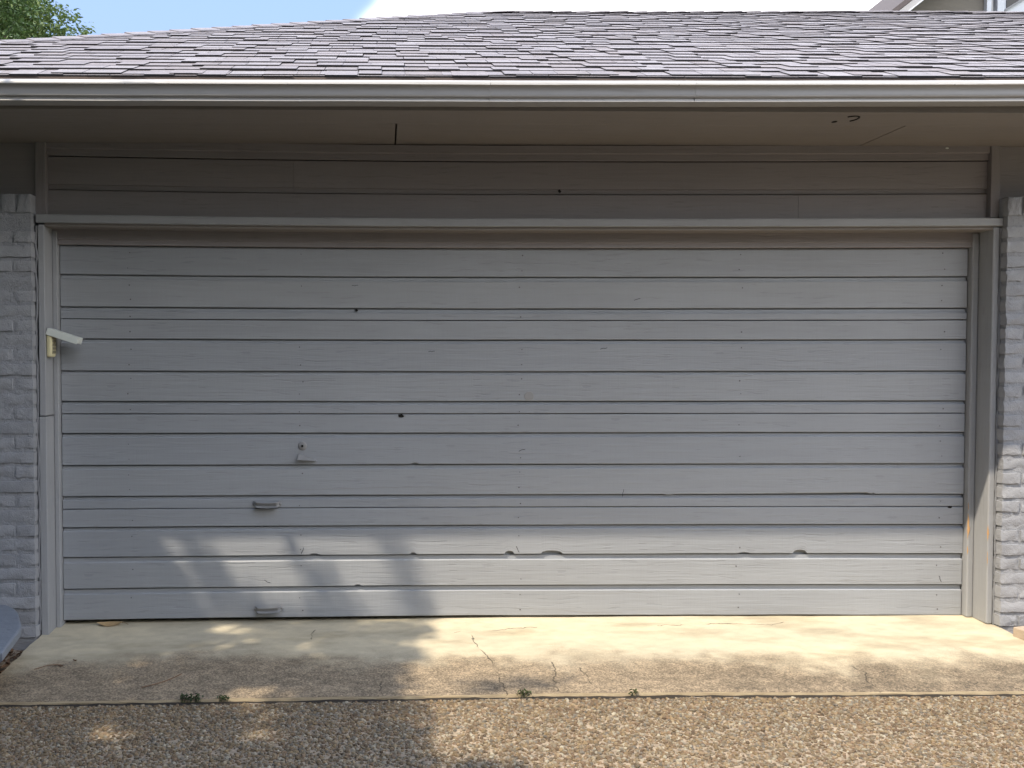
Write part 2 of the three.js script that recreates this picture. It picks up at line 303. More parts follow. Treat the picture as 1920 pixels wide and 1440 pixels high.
// the door and what hangs with it is old: it bows a little at mid-height, and the eave sags
const bow = (x, y) => { const t = clamp((x - 0.72) / 2.45, -1, 1); return (y - 1.0) * (-0.0085 + 0.0085 * t * t + (t < 0 ? 0.0065 * t * t : 0.001)); };
const lip = (x) => { const t = clamp((x - 0.6) / 2.4, -1.3, 1.3); return 0.004 * t * t + 0.009 * t * t * t * 0.5 + 0.006 * t; };

// --- door: twelve shiplap planks, sawn through at the three section joints
const DX0 = -1.728, DX1 = 3.1725;
const door = sub('garage_door', garage);
{
  // bottom edge and upper edge of the face of each plank, measured from the threshold
  const edge = [-0.004, 0.164, 0.335, 0.496, 0.663, 0.830, 1.002, 1.174, 1.3365, 1.508, 1.678, 1.849, 2.02];
  const face = [0.135, 0.305, 0.476, 0.643, 0.8065, 0.979, 1.156, 1.319, 1.487, 1.652, 1.823, 2.0];
  const joint = { 3: 0.593, 6: 1.104, 9: 1.612 };
  const notch = { 2: [[0.915, 0.060, 0.017], [2.2745, 0.040, 0.019], [0.16, 0.018, 0.010], [0.683, 0.026, 0.016], [-0.374, 0.030, 0.006], [1.967, 0.035, 0.006]], 5: [[0.169, 0.022, 0.008]], 1: [[-0.14, 0.02, 0.006]], 4: [[1.55, 0.03, -0.004], [2.66, 0.02, -0.006]] };
  function plank(i, y0, y1, lip0, chan, k) {
    const ns = notch[i] && y0 < edge[i] + 0.01 ? notch[i] : []; const extra = []; for (const n of ns) for (let t = -1.5; t <= 1.5; t += 0.25) extra.push(n[0] + t * n[1]);
    if (i === 4) extra.push(2.676, 2.68, 2.684);
    const xs = span(DX0 + rr(0, 0.002), DX1 - rr(0, 0.004), 0.07, extra), rag = i < 3 ? 0.0022 : 0.0013, sd = 300 + i * 7 + k;
    const low = (x) => { let d = (fbm(x * 2.3, 0.5, sd, 4) - 0.5) * rag * 2; for (const n of ns) { const t = (x - n[0]) / n[1]; if (Math.abs(t) < 1) d += n[2] * (n[2] > 0.012 ? Math.sqrt(1 - t * t) : 1 - t * t); } if (i === 4 && !k) d += x > 2.0 && x < 2.682 ? 0.007 * (x - 2.0) / 0.68 : 0; return d; };
    const up = (x) => (fbm(x * 2.1, 4.5, sd + 3, 4) - 0.5) * rag * 1.6;
    const lap = !k; // the foot of a whole plank laps over the rebate of the one below
    const sec = lap ? [[-0.019, y0 + 0.030], [-0.0165, y0 + 0.030], [-0.0165, y0], [-0.0025, y0], [0, y0 + 0.0025]] : [[-0.022, y0], [-0.0025, y0], [0, y0 + 0.0025]], tag = lap ? [3, 3, 0, 0, 0] : [0, 0, 0];
    sec.push([0, y1 - 0.003], [-0.003, y1]); tag.push(1, 1);
    if (chan) { sec.push([-0.0125, y1 + 0.001], [-0.0125, chan], [-0.0245, chan], [-0.0245, chan + 0.026], [-0.027, chan + 0.026], [-0.027, y1]); tag.push(1, 2, 2, 2, 2, 1); } else { sec.push([-0.022, y1]); tag.push(1); }
    const g = run(sec, xs, (x, q) => bow(x, sec[q][1]) + (tag[q] === 0 ? low(x) : tag[q] === 1 ? up(x) : 0));
    part('plank', g, M.door[(i * 5 + k) % 3], door);
  }
  for (let i = 0; i < 12; i++) {
    const top = edge[i + 1] - 0.0065;
    if (joint[i]) { plank(i, edge[i], joint[i] - 0.002, 0, 0, 0); plank(i, joint[i] + 0.0025, face[i], 0, top, 1); } else plank(i, edge[i], face[i], 0, top, 0);
  }
  part('door_back', bx(DX0, DX1, 0.0, 2.05, -0.05, -0.0285), M.gap, door);
  // nail heads in columns over the stiles behind
  const nails = []; const cols = [-1.362, -0.4446, 0.739, 1.9327, 3.04];
  for (const cx of cols) for (let i = 0; i < 12; i++) for (const yy of [edge[i] + 0.03 + rr(0, 0.012), face[i] - 0.02 - rr(0, 0.02)]) {
    if (rnd() < 0.38) continue; const x = cx + rr(-0.012, 0.012), r = 0.0024 + rnd() * 0.0016; const g = new THREE.CylinderGeometry(r, r, 0.003, 8); g.rotateX(Math.PI / 2); g.translate(x, yy + bow(x, yy), 0.0002); nails.push(g);
  }
  part('nail_heads', mergeGeometries(nails), std({ color: new THREE.Color().setRGB(0.11, 0.105, 0.105), roughness: 0.9 }), door, { kind: 'stuff' });
  // knot holes, knots and the round filler patch
  const lump = (x, y, r, ry, seed) => { const s = new THREE.Shape(); const h = mulberry(seed); for (let a = 0; a < 10; a++) { const k = 0.75 + h() * 0.45, t = a / 10 * 6.283; a ? s.lineTo(Math.cos(t) * r * k, Math.sin(t) * ry * k) : s.moveTo(r * k, 0); } const g = new THREE.ExtrudeGeometry(s, { depth: 0.003, bevelEnabled: false }); g.translate(x, y + bow(x, y), -0.002); return g; };
  part('knot_hole', lump(0.0941, 1.0935, 0.016, 0.011, 3), M.dark, door);
  part('knot_hole', lump(-0.1469, 1.667, 0.009, 0.007, 4), M.dark, door);
  part('knot_hole', lump(3.0975, 0.590, 0.012, 0.006, 5), M.dark, door);
  { const g = new THREE.CylinderGeometry(0.025, 0.026, 0.003, 28); g.rotateX(Math.PI / 2); g.translate(0.7866, 1.1986, 0.0005); part('filler_patch', g, M.filler, door); }
  for (const [x, y, a] of [[1.3708, 1.728, 0.25], [-0.155, 1.80, 0.1], [-0.63, 0.192, -0.5], [0.73, 0.36, -1.1], [-0.44, 0.36, 1.2], [3.05, 0.195, 1.9], [1.19, 1.46, 0.1], [0.26, 1.445, 0.06], [1.30, 0.67, 1.4], [0.75, 0.905, 0.2]]) {
    const s = []; for (let i = 0; i < 5; i++) s.push([x + (i - 2) * 0.009 * Math.cos(a) + rr(-0.002, 0.002), y + (i - 2) * 0.009 * Math.sin(a) + rr(-0.003, 0.003) + bow(x, y), 0.0002]);
    part('split', tube(s, 0.0013, 5, 12), M.dark, door);
  }
  for (const s of [[[-0.72, 0.672], [-0.56, 0.69], [-0.40, 0.694], [-0.2, 0.70], [0.1, 0.706], [0.35, 0.704]], [[2.5, 0.186], [2.75, 0.182], [3.0, 0.178], [3.16, 0.171]], [[1.02, 0.121], [1.2, 0.117], [1.4, 0.121]], [[2.6, 0.022], [2.3, 0.016], [2.0, 0.026], [1.75, 0.018]], [[0.95, 0.03], [1.1, 0.015], [1.3, 0.012]]])
    part('split', tube(s.map(([x, y]) => [x, y + bow(x, y) + rr(-0.002, 0.002), -0.0002]), 0.0011, 5, 40), M.filler, door);

  // two pressed-metal lift handles
  function handle(tilt) {
    const nu = 40, nv = 12, pos = [], idx = []; const W = 0.152;
    const P = (u, v) => { const t = u * 2 - 1, b = sstep(0.97, 0.68, Math.abs(t)); const wall = lerp(0.030, 0.017, Math.min(1, v / 0.72)), z = v < 0.72 ? wall : lerp(0.017, 0.037, (v - 0.72) / 0.28); return [t * W / 2, (0.5 - v) * lerp(0.026, 0.026, b) - b * 0.006 * (1 - t * t) + 0.004, 0.003 + b * z]; };
    for (const off of [0, 0.0022]) for (let i = 0; i <= nu; i++) for (let k = 0; k <= nv; k++) { const p = P(i / nu, k / nv); pos.push(p[0], p[1] + off * 0.5, p[2] - off * 0.8); }
    const m = nv + 1, o = (nu + 1) * m;
    for (let i = 0; i < nu; i++) for (let k = 0; k < nv; k++) { const a = i * m + k; idx.push(a, a + 1, a + m, a + 1, a + m + 1, a + m); idx.push(o + a, o + a + m, o + a + 1, o + a + 1, o + a + m, o + a + m + 1); }
    for (let i = 0; i < nu; i++) for (const k of [0, nv]) { const a = i * m + k, b = a + m; k ? idx.push(a, o + a, b, o + a, o + b, b) : idx.push(a, b, o + a, b, o + b, o + a); }
    const g = new THREE.BufferGeometry(); g.setAttribute('position', new THREE.Float32BufferAttribute(pos, 3)); g.setIndex(idx); g.computeVertexNormals(); g.deleteAttribute('uv');
    const flo = new THREE.BoxGeometry(W * 0.74, 0.003, 0.019); flo.translate(0, -0.0085, 0.0105); flo.deleteAttribute('uv'); const parts = [g, flo]; for (const s of [-1, 1]) { const r = new THREE.SphereGeometry(0.0085, 12, 8); r.scale(1, 1, 0.7); r.translate(s * W * 0.462, 0.004, 0.004); r.deleteAttribute('uv'); parts.push(r.index ? r : r); }
    const r = mergeGeometries(parts.map((q) => q.toNonIndexed())); r.rotateZ(tilt); return r;
  }
  part('lift_handle', handle(-0.005), M.hardware, door).position.set(-0.6295, 0.615, 0);
  part('lift_handle', handle(0.03), M.hardware, door).position.set(-0.6245, 0.046, 0);
  // lock rosette with its keyhole, and the pointed pull tab under it
  { const pts = [[0.0005, 0.009], [0.010, 0.0085], [0.019, 0.006], [0.0235, 0.003], [0.0245, -0.002]].map((p) => new THREE.Vector2(...p)); const g = new THREE.LatheGeometry(pts, 28); g.rotateX(Math.PI / 2); part('lock_rosette', g, M.hardware, door).position.set(-0.4383, 0.9317, 0); }
  { const g = new THREE.CylinderGeometry(0.0065, 0.0065, 0.004, 14); g.rotateX(Math.PI / 2); part('keyhole', g, M.dark, door).position.set(-0.4383, 0.9317, 0.009); }
  { const v = [[-0.018, 0.020, 0], [-0.022, -0.008, 0.040], [0.080, -0.018, 0.010], [0.072, -0.006, 0], [-0.018, -0.012, 0]]; const f = [[0, 1, 2], [0, 2, 3], [0, 4, 1], [4, 3, 2], [4, 2, 1], [0, 3, 4]]; const pos = []; for (const t of f) for (const q of t) pos.push(...v[q]); const g = new THREE.BufferGeometry(); g.setAttribute('position', new THREE.Float32BufferAttribute(pos, 3)); g.computeVertexNormals(); part('pull_tab', g, M.hardware, door).position.set(-0.441, 0.868, 0.001); }
}

// --- frame round the door
const frame = sub('door_frame', garage);
{
  const G = (a) => mergeGeometries(a);
  part('jamb', bx(-1.795, -1.757, -0.05, 1.10, -0.06, 0.148, 0.005, true), M.trim, frame);
  part('jamb', bx(-1.791, -1.757, 1.104, 2.0975, -0.06, 0.148, 0.005, true), M.trim, frame);
  part('jamb', bx(3.2135, 3.2485, -0.014, 2.0975, -0.06, 0.148, 0.008, true), M.trim, frame);
  part('door_stop', bx(-1.7565, -1.731, -0.045, 2.078, -0.05, 0.036, 0.005, true), M.trim, frame);
  part('door_stop', bx(3.176, 3.213, -0.010, 2.078, -0.05, 0.036, 0.009, true), M.trim, frame);
  const sagRun = (name, sec, x0, x1, mat) => part(name, run(sec, span(x0, x1, 0.16), (x, k) => bow(x, sec[k][1])), mat, frame);
  sagRun('head_casing', [[0.03, 2.098], [0.160, 2.098], [0.165, 2.101], [0.165, 2.137], [0.161, 2.141], [0.03, 2.146]], -1.793, 3.253, M.trim);
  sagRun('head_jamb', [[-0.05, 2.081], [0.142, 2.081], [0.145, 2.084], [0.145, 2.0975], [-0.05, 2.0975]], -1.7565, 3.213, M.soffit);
  sagRun('head_stop', [[-0.01, 2.003], [0.022, 2.003], [0.024, 2.005], [0.024, 2.028], [0.030, 2.031], [0.030, 2.0805], [-0.01, 2.0805]], -1.7565, 3.213, M.shadedHeader);
  // wood showing where the paint has worn off the arrises
  const chip = (x, y, z, w, h, sd) => { const s = new THREE.Shape(), q = mulberry(sd); const n = 9; for (let i = 0; i <= n; i++) { const t = i / n, ww = w * Math.sin(t * 3.14) * (0.5 + q()); i ? s.lineTo(ww / 2, (t - 0.5) * h) : s.moveTo(0, -h / 2); } for (let i = n; i >= 0; i--) { const t = i / n; s.lineTo(-w * Math.sin(t * 3.14) * (0.3 + q() * 0.6) / 2, (t - 0.5) * h); } const g = new THREE.ExtrudeGeometry(s, { depth: 0.0015, bevelEnabled: false }); return g; };
  const put = (g, x, y, z, ry) => { g.rotateY(ry); g.translate(x, y, z); part('bare_wood', boxUV(g), M.bareWood, frame); };
  put(chip(0, 0, 0, 0.013, 0.15, 1), 3.1785, 0.49, 0.0335, -0.75); put(chip(0, 0, 0, 0.006, 0.05, 2), 3.1785, 0.36, 0.0335, -0.75);
  put(chip(0, 0, 0, 0.010, 0.09, 3), 3.2155, 0.475, 0.1455, -0.75); put(chip(0, 0, 0, 0.004, 0.08, 6), 3.2155, 0.34, 0.1455, -0.75); put(chip(0, 0, 0, 0.004, 0.05, 7), 3.1785, 0.60, 0.0335, -0.75);
}

// --- wall over the door, soffit, fascia
const head = sub('header_wall', garage);
{
  const S = (name, sec, x0, x1, mat) => part(name, run(sec, span(x0, x1, 0.16), (x, k) => bow(x, sec[k][1])), mat, head);
  // upper plank in two lengths, lower plank in two lengths, each with the rebate along its lower edge
  for (const [x0, x1] of [[-1.752, -0.4705], [-0.4690, 3.206]]) S('plank', [[0.07, 2.280], [0.088, 2.280], [0.088, 2.304], [0.0985, 2.306], [0.10, 2.309], [0.10, 2.446], [0.07, 2.446]], x0, x1, M.shadedHeader);
  for (const [x0, x1] of [[-1.752, 2.1960], [2.1975, 3.206]]) S('plank', [[0.07, 2.13], [0.10, 2.13], [0.10, 2.272], [0.0975, 2.2755], [0.07, 2.2755]], x0, x1, M.shadedHeader);
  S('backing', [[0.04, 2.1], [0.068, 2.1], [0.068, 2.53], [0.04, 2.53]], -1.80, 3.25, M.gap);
  S('frieze_board', [[0.07, 2.4525], [0.106, 2.4525], [0.108, 2.455], [0.108, 2.486], [0.119, 2.488], [0.121, 2.490], [0.121, 2.530], [0.07, 2.530]], -1.751, 3.2055, M.shadedHeader);
  part('stile', bx(-1.806, -1.7525, 2.147, 2.528, 0.05, 0.131, 0.004, true), M.shadedHeader, head);
  part('stile', bx(3.2065, 3.2565, 2.147, 2.528, 0.05, 0.131, 0.004, true), M.shadedHeader, head);
  part('side_board', bx(-3.0, -1.809, 2.18, 2.528, 0.05, 0.105), M.shadedHeader, head);
  part('side_board', bx(3.2595, 5.0, 2.18, 2.528, 0.05, 0.105), M.shadedHeader, head);
  { const g = tube([[0.925, 2.291, 0.099], [0.928, 2.284, 0.1005], [0.934, 2.279, 0.1005]], 0.0065, 7, 10); part('knot_hole', g, M.dark, head); }
  { const pts = []; for (let i = 0; i < 9; i++) pts.push([0.32 + Math.cos(i * 0.7) * 0.02, 2.386 + Math.sin(i * 0.7) * 0.013, 0.1002]); part('knot', tube(pts, 0.0012, 5, 40), M.filler, head); }
  part('paint_chip', new THREE.SphereGeometry(0.006, 8, 6).scale(1.6, 0.7, 0.4), M.offwhite, head).position.set(2.975, 2.513, 0.121);
}
{
  const eave = sub('soffit', garage);
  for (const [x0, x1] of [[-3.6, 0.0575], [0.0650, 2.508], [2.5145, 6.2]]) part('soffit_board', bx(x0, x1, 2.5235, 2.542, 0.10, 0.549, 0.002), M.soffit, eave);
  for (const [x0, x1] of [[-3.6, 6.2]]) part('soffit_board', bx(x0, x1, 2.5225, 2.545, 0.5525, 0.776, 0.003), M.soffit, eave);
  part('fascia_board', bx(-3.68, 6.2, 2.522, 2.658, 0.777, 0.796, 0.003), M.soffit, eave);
  const k = []; for (let i = 0; i < 9; i++) { const a = -2.4 + i * 0.42; k.push([2.172 + Math.cos(a) * 0.036, 2.5222, 0.690 - Math.sin(a) * 0.05]); } part('knot', tube(k, 0.0045, 6, 30), M.dark, eave);
  part('knot_hole', new THREE.SphereGeometry(0.012, 10, 8).scale(1, 0.3, 1.4), M.dark, eave).position.set(2.128, 2.5215, 0.63);
}
// --- gutter: a pressed metal trough whose front swells and rolls over at the lip
{
  const gutter = sub('gutter', garage); const b = 2.541, z = 0.797;
  const s = [[0, 0], [0.074, 0], [0.0800, 0.001], [0.0815, 0.003], [0.0765, 0.0165], [0.0770, 0.0180], [0.0865, 0.0225], [0.0880, 0.0250], [0.0875, 0.036], [0.0875, 0.048], [0.0885, 0.0575], [0.0925, 0.0635], [0.0985, 0.0672], [0.1015, 0.0690], [0.0900, 0.0690], [0.083, 0.060], [0.084, 0.034], [0.072, 0.005], [0.002, 0.004], [0.002, 0.11], [0, 0.11]];
  const sec = s.map(([p, q]) => [z + p, b + q]);
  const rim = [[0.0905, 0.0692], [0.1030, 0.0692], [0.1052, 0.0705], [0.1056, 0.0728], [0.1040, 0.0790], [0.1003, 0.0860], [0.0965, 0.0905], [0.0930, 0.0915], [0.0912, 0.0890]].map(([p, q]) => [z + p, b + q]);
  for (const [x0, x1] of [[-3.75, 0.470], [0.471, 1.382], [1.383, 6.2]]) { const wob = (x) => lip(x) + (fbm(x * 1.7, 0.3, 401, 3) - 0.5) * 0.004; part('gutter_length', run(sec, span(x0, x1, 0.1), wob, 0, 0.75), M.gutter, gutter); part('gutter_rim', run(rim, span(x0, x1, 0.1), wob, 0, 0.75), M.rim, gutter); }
  for (const x of [-1.13, -0.42, 0.472, 1.305, 2.535]) { const g = new THREE.CylinderGeometry(0.0035, 0.0035, 0.004, 8); g.rotateX(Math.PI / 2); part('gutter_screw', g, M.gap, gutter).position.set(x, b + 0.0715 + lip(x), z + 0.103); }
}

// --- brick piers, painted over
function brickShape(w, h, d, seed) {
  let g = new THREE.BoxGeometry(w, h, d, 5, 2, 2); g.deleteAttribute('uv'); g.deleteAttribute('normal'); g = mergeVertices(g); const q = mulberry(seed), p = g.attributes.position;
  for (let i = 0; i < p.count; i++) {
    let x = p.getX(i), y = p.getY(i), z = p.getZ(i); const fx = Math.abs(x) > w / 2 - 1e-4, fy = Math.abs(y) > h / 2 - 1e-4, fz = z > d / 2 - 1e-4; const a = q(), b = q(), c = q();
    if (fz) { if (fx || fy) { z -= 0.002 + a * a * a * 0.009; if (fx) x -= Math.sign(x) * b * b * 0.005; if (fy) y -= Math.sign(y) * c * c * 0.005; } else z += (a - 0.5) * 0.003; } else { if (fy) y += (a - 0.5) * 0.003; if (fx) x += (b - 0.5) * 0.003; }
    p.setXYZ(i, x, y, z);
  }
  return boxUV(toCreasedNormals(g, 0.75), 0.5, 0.5, q(), q());
}
const BV = { s: [], h: [], r: [] }; for (let i = 0; i < 7; i++) BV.s.push(brickShape(0.1935, 0.0572, 0.10, 500 + i)); for (let i = 0; i < 6; i++) BV.h.push(brickShape(0.0925, 0.0572, 0.10, 520 + i)); for (let i = 0; i < 4; i++) BV.r.push(brickShape(0.070, 0.094, 0.10, 540 + i));
function pier(edgeX, dir, len, yb) {           // edgeX: the arris beside the door; dir: which way the pier runs from it
  const g = sub('brick_pier', garage); const zf = 0.205, zc = zf - 0.05, x1 = edgeX + dir * len;
  const xa = Math.min(edgeX + dir * 0.005, x1), xb = Math.max(edgeX + dir * 0.005, x1);
  { const m = new THREE.BoxGeometry(xb - xa, 2.245 - yb, 0.27, 40, 60, 1); m.translate((xa + xb) / 2, (2.245 + yb) / 2, zf - 0.0095 - 0.135); const p = m.attributes.position; for (let i = 0; i < p.count; i++) if (p.getZ(i) > zf - 0.02) p.setZ(i, p.getZ(i) + (fbm(p.getX(i) * 30, p.getY(i) * 30, 411, 2) - 0.5) * 0.006); part('mortar_joints', boxUV(m, 0.5, 0.5), M.mortar, g); }
  part('footing', bx(Math.min(edgeX, x1) + 0.004, Math.max(edgeX, x1) - 0.004, -0.25, yb - 0.002, -0.05, zf - 0.012), M.mortar, g);
  for (let row = 0; row < 28; row++) {
    const y = yb + 0.0295 + row * 0.0757; let x = edgeX, first = true; if (y > 2.135) break;
    while (Math.abs(x - edgeX) < len - 0.05) {
      const kind = first && ((row + (dir < 0 ? 1 : 0)) % 2 === 0) ? 'h' : 's', w = kind === 'h' ? 0.1025 : 0.2035; const v = BV[kind];
      const m = part('brick', v[Math.floor(rnd() * v.length)], M.brick[Math.floor(rnd() * 3)], g); m.position.set(x + dir * (w - 0.010) / 2 + rr(-0.0015, 0.0015), y + rr(-0.0015, 0.0015), zc + rr(-0.004, 0.003)); m.rotation.z = rr(-0.006, 0.006); if (rnd() < 0.5) m.rotation.z += Math.PI;
      x += dir * w; first = false;
    }
  }
  let x = edgeX; for (let i = 0; Math.abs(x - edgeX) < len - 0.02; i++) { const m = part('brick', BV.r[i % 4], M.brick[i % 3], g); m.position.set(x + dir * 0.036, 2.197 + rr(-0.003, 0.003), zc + 0.004 + rr(-0.003, 0.003)); x += dir * 0.079; }
  return g;
}
pier(-1.803, -1, 1.15, -0.045); pier(3.2515, 1, 1.3, -0.012);
{ // a ragged bead of caulk between brick and jamb
  for (const [x, z, sd] of [[-1.799, 0.150, 1], [3.2505, 0.150, 2]]) { const p = []; for (let i = 0; i <= 60; i++) { const y = lerp(-0.02, 2.09, i / 60); p.push([x + (fbm(y * 14, sd, 421, 3) - 0.5) * 0.014, y, z + (fbm(y * 11, sd + 5, 423, 2) - 0.5) * 0.008]); } part('caulk_bead', tube(p, 0.006, 6, 160), M.mortar, frame); }
}
// --- the walls that close the garage behind (thickness, floor and ceiling)
{
  const shell = sub('rear_walls', garage);
  part('wall', bx(-2.95, -2.80, -0.1, 2.52, -6.0, 0.10), M.mortar, shell); part('wall', bx(4.40, 4.55, -0.1, 2.52, -6.0, 0.10), M.mortar, shell); part('wall', bx(-2.95, 4.55, -0.1, 2.52, -6.15, -6.003), M.mortar, shell);
  part('floor_slab', bx(-2.79, 4.39, -0.12, -0.06, -5.99, -0.13), M.cement, shell); part('ceiling', bx(-2.79, 4.39, 2.45, 2.50, -5.99, 0.03), M.mortar, shell);
}

// --- roof: hipped at the left, laminated shingles laid in courses
{
  const roof = sub('roof', garage); const A = 24 * Math.PI / 180, h0 = 2.672, z0 = 0.80, SR = 3.62, XR = 0.80, XL = -3.80, XE = 6.4;
  const sa = Math.sin(A), ca = Math.cos(A); const at = (x, s, n) => new THREE.Vector3(x, h0 + s * sa + n * ca, z0 - s * ca + n * sa);
  const sag = (x) => lip(x) * 0.8;
  { // deck: a closed solid under the shingles
    const zr = z0 - SR * ca, yr = h0 + SR * sa - 0.012, zb = zr - SR * ca, y0 = h0 - 0.014; const v = [[XL, y0, z0 - 0.01], [XE, y0, z0 - 0.01], [XE, yr, zr], [XR, yr, zr], [XL, y0, zb], [XE, y0, zb]];
    const f = [[0, 1, 2], [0, 2, 3], [0, 3, 4], [4, 3, 2], [4, 2, 5], [1, 5, 2], [0, 4, 5], [0, 5, 1]]; const pos = []; for (const t of f) for (const q of t) pos.push(...v[q]); const g = new THREE.BufferGeometry(); g.setAttribute('position', new THREE.Float32BufferAttribute(pos, 3)); g.computeVertexNormals(); part('roof_deck', boxUV(g, 1, 1), M.deck, roof);
  }
  part('drip_edge', run([[0.790, h0 - 0.075], [0.806, h0 - 0.075], [0.809, h0 - 0.004], [0.790, h0 + 0.003]], span(XL, XE, 0.2), (x) => sag(x)), M.shadedDrip, roof);
  const E = 0.127, L = 0.215, all = []; const hipX = (s) => XL + (XR - XL) * s / SR;
  function tab(w, t, lift) { // a tab of width w and thickness t whose lower (butt) edge stands proud
    const g = new THREE.BoxGeometry(w, L, t, 1, 1, 1); g.translate(0, L / 2, t / 2); const p = g.attributes.position;
    for (let i = 0; i < p.count; i++) { const y = p.getY(i); p.setZ(i, p.getZ(i) + lift * (1 - y / L)); } g.computeVertexNormals(); return g;
  }
  const rows = Math.floor(SR / E);
  for (let r = -1; r < rows + 1; r++) {
    const s = r < 0 ? -0.012 : r * E + 0.004; let x = XL - rr(0, 0.2); const tmax = r < 0;
    while (x < XE) {
      const w = rr(0.10, 0.175), gap = rnd() < 0.5 ? 0.0015 : 0.004, xc = x + w / 2; let x0 = x, x1 = x + w - gap; x += w;
      const hx = hipX(s + 0.06); if (x1 < hx + 0.02) continue; x0 = Math.max(x0, hx); if (x0 < XL - 0.03) x0 = XL - 0.03;
      if (s > SR - 0.05) continue; const t = rnd() < 0.52 ? 0.0045 + rnd() * 0.001 : 0.0088 + rnd() * 0.0014;
      const len = Math.min(L, SR - s + 0.02); all.push({ r, s: s + rr(-0.0015, 0.0015), x0, x1, t, len, tone: Math.floor(rnd() * 6), k: rr(0.88, 1.12), d: 0 });
    }
  }
  const place = (g, q) => { const o = at((q.x0 + q.x1) / 2, q.s, 0); const m = new THREE.Matrix4().makeBasis(new THREE.Vector3(1, 0, 0), new THREE.Vector3(0, sa, -ca), new THREE.Vector3(0, ca, sa)); m.setPosition(o.x, o.y + sag(o.x), o.z); return m; };
  // the three hundred nearest that the photograph shows, each on its own; the rest of the field in one piece
  const inView = (q) => { const d = 4.26 + q.s * ca; const px = 719 + 1760 * (q.x0 + q.x1) / 2 / d; return px > -30 && px < 1950; };
  let n = 0; const rest = [];
  for (const q of all) {
    const w = q.x1 - q.x0; const g = boxUV(tab(w, q.t, q.r < 0 ? 0.001 : q.r ? 0.0095 : 0.005), 0.6, 0.6, rnd(), rnd()); const m = place(g, q);
    // granules on the face, the bare asphalt mat on the cut edges
    const P = g.attributes.position, col = new Float32Array(P.count * 3).fill(1); { const a = new THREE.Vector3(), b = new THREE.Vector3(), c = new THREE.Vector3(); for (let i = 0; i < P.count; i += 3) { a.fromBufferAttribute(P, i); b.fromBufferAttribute(P, i + 1); c.fromBufferAttribute(P, i + 2); b.sub(a); c.sub(a); b.cross(c); if (Math.abs(b.z) < Math.max(Math.abs(b.x), Math.abs(b.y))) col.fill(0.17, i * 3, i * 3 + 9); } } g.setAttribute('color', new THREE.BufferAttribute(col, 3));
    if (n < 300 && inView(q)) { n++; const me = part('shingle', g, M.shingle[q.tone], roof); me.position.setFromMatrixPosition(m); me.quaternion.setFromRotationMatrix(m); }
    else { g.applyMatrix4(m); const c = M.shingle[q.tone].color; for (let i = 0; i < col.length; i += 3) { col[i] *= c.r; col[i + 1] *= c.g; col[i + 2] *= c.b; } rest.push(g); }
  }
  part('shingle_field', mergeGeometries(rest), M.shingleMass, roof, { kind: 'stuff' });
  // caps folded over the hip and the ridge
  const cap = (w, l, t) => { const g = new THREE.BoxGeometry(w, t, l, 4, 1, 1); const p = g.attributes.position; for (let i = 0; i < p.count; i++) p.setY(i, p.getY(i) - Math.abs(p.getX(i)) * 0.36 + (p.getZ(i) > 0 ? 0.010 : 0)); g.computeVertexNormals(); return boxUV(g, 0.6, 0.6, rnd(), rnd()); };
  const capG = [cap(0.24, 0.26, 0.006), cap(0.25, 0.26, 0.008), cap(0.23, 0.26, 0.006)];
  const walk = (a, b) => { const d = b.clone().sub(a), len = d.length(), dir = d.clone().normalize(), nn = Math.floor(len / 0.15); const zx = dir.clone().negate(), side = new THREE.Vector3(0, 1, 0).cross(zx).normalize(), up = zx.clone().cross(side); for (let i = 0; i < nn; i++) { const p = a.clone().addScaledVector(dir, 0.1 + i * 0.15); const me = part('ridge_cap', capG[i % 3], M.cap[(i * 7) % 3], roof); me.quaternion.setFromRotationMatrix(new THREE.Matrix4().makeBasis(side, up, zx)); me.position.set(p.x, p.y + sag(p.x), p.z); me.rotateZ(rr(-0.02, 0.02)); } };
  walk(at(XL, 0, 0.012), at(XR, SR, 0.012)); walk(at(XE, SR, 0.014), at(XR, SR, 0.014));
}

// ---------------------------------------------------------------- keypad on the left jamb, its cover flipped open
{
  const k = thing('door_keypad', 'cream garage door keypad on the left jamb, its white cover flipped open', 'keypad', [-1.757, 1.41, 0.105]);
  const body = new RoundedBoxGeometry(0.028, 0.125, 0.072, 4, 0.011); body.translate(0.0145, 0.063, 0); part('body', body, M.cream, k);
  const face = new RoundedBoxGeometry(0.004, 0.098, 0.054, 2, 0.0015); face.translate(0.029, 0.066, 0); part('key_panel', face, std({ color: new THREE.Color().setRGB(0.42, 0.38, 0.24), roughness: 0.6 }), k);
  for (let r = 0; r < 5; r++) for (let c = 0; c < 3; c++) { const b = new RoundedBoxGeometry(0.005, 0.012, 0.012, 2, 0.002); b.translate(0.0315, 0.028 + r * 0.0185, (c - 1) * 0.0165); part('key', b, M.key, k); }
  // a shallow lid: top plate with a turned-down rim
  const lid = []; const w = 0.168; lid.push(new RoundedBoxGeometry(w, 0.008, 0.080, 3, 0.0035).translate(w / 2, 0.020, 0)); for (const s of [-1, 1]) lid.push(new RoundedBoxGeometry(w, 0.034, 0.006, 3, 0.0028).translate(w / 2, 0.005, s * 0.037)); lid.push(new RoundedBoxGeometry(0.006, 0.030, 0.072, 3, 0.0028).translate(w - 0.003, 0.007, 0)); lid.push(new RoundedBoxGeometry(0.020, 0.034, 0.076, 4, 0.009).translate(0.010, 0.005, 0));
  const c = part('cover', mergeGeometries(lid), M.offwhite, k); c.position.set(0.003, 0.130, 0.002); c.rotation.z = -0.315;
}

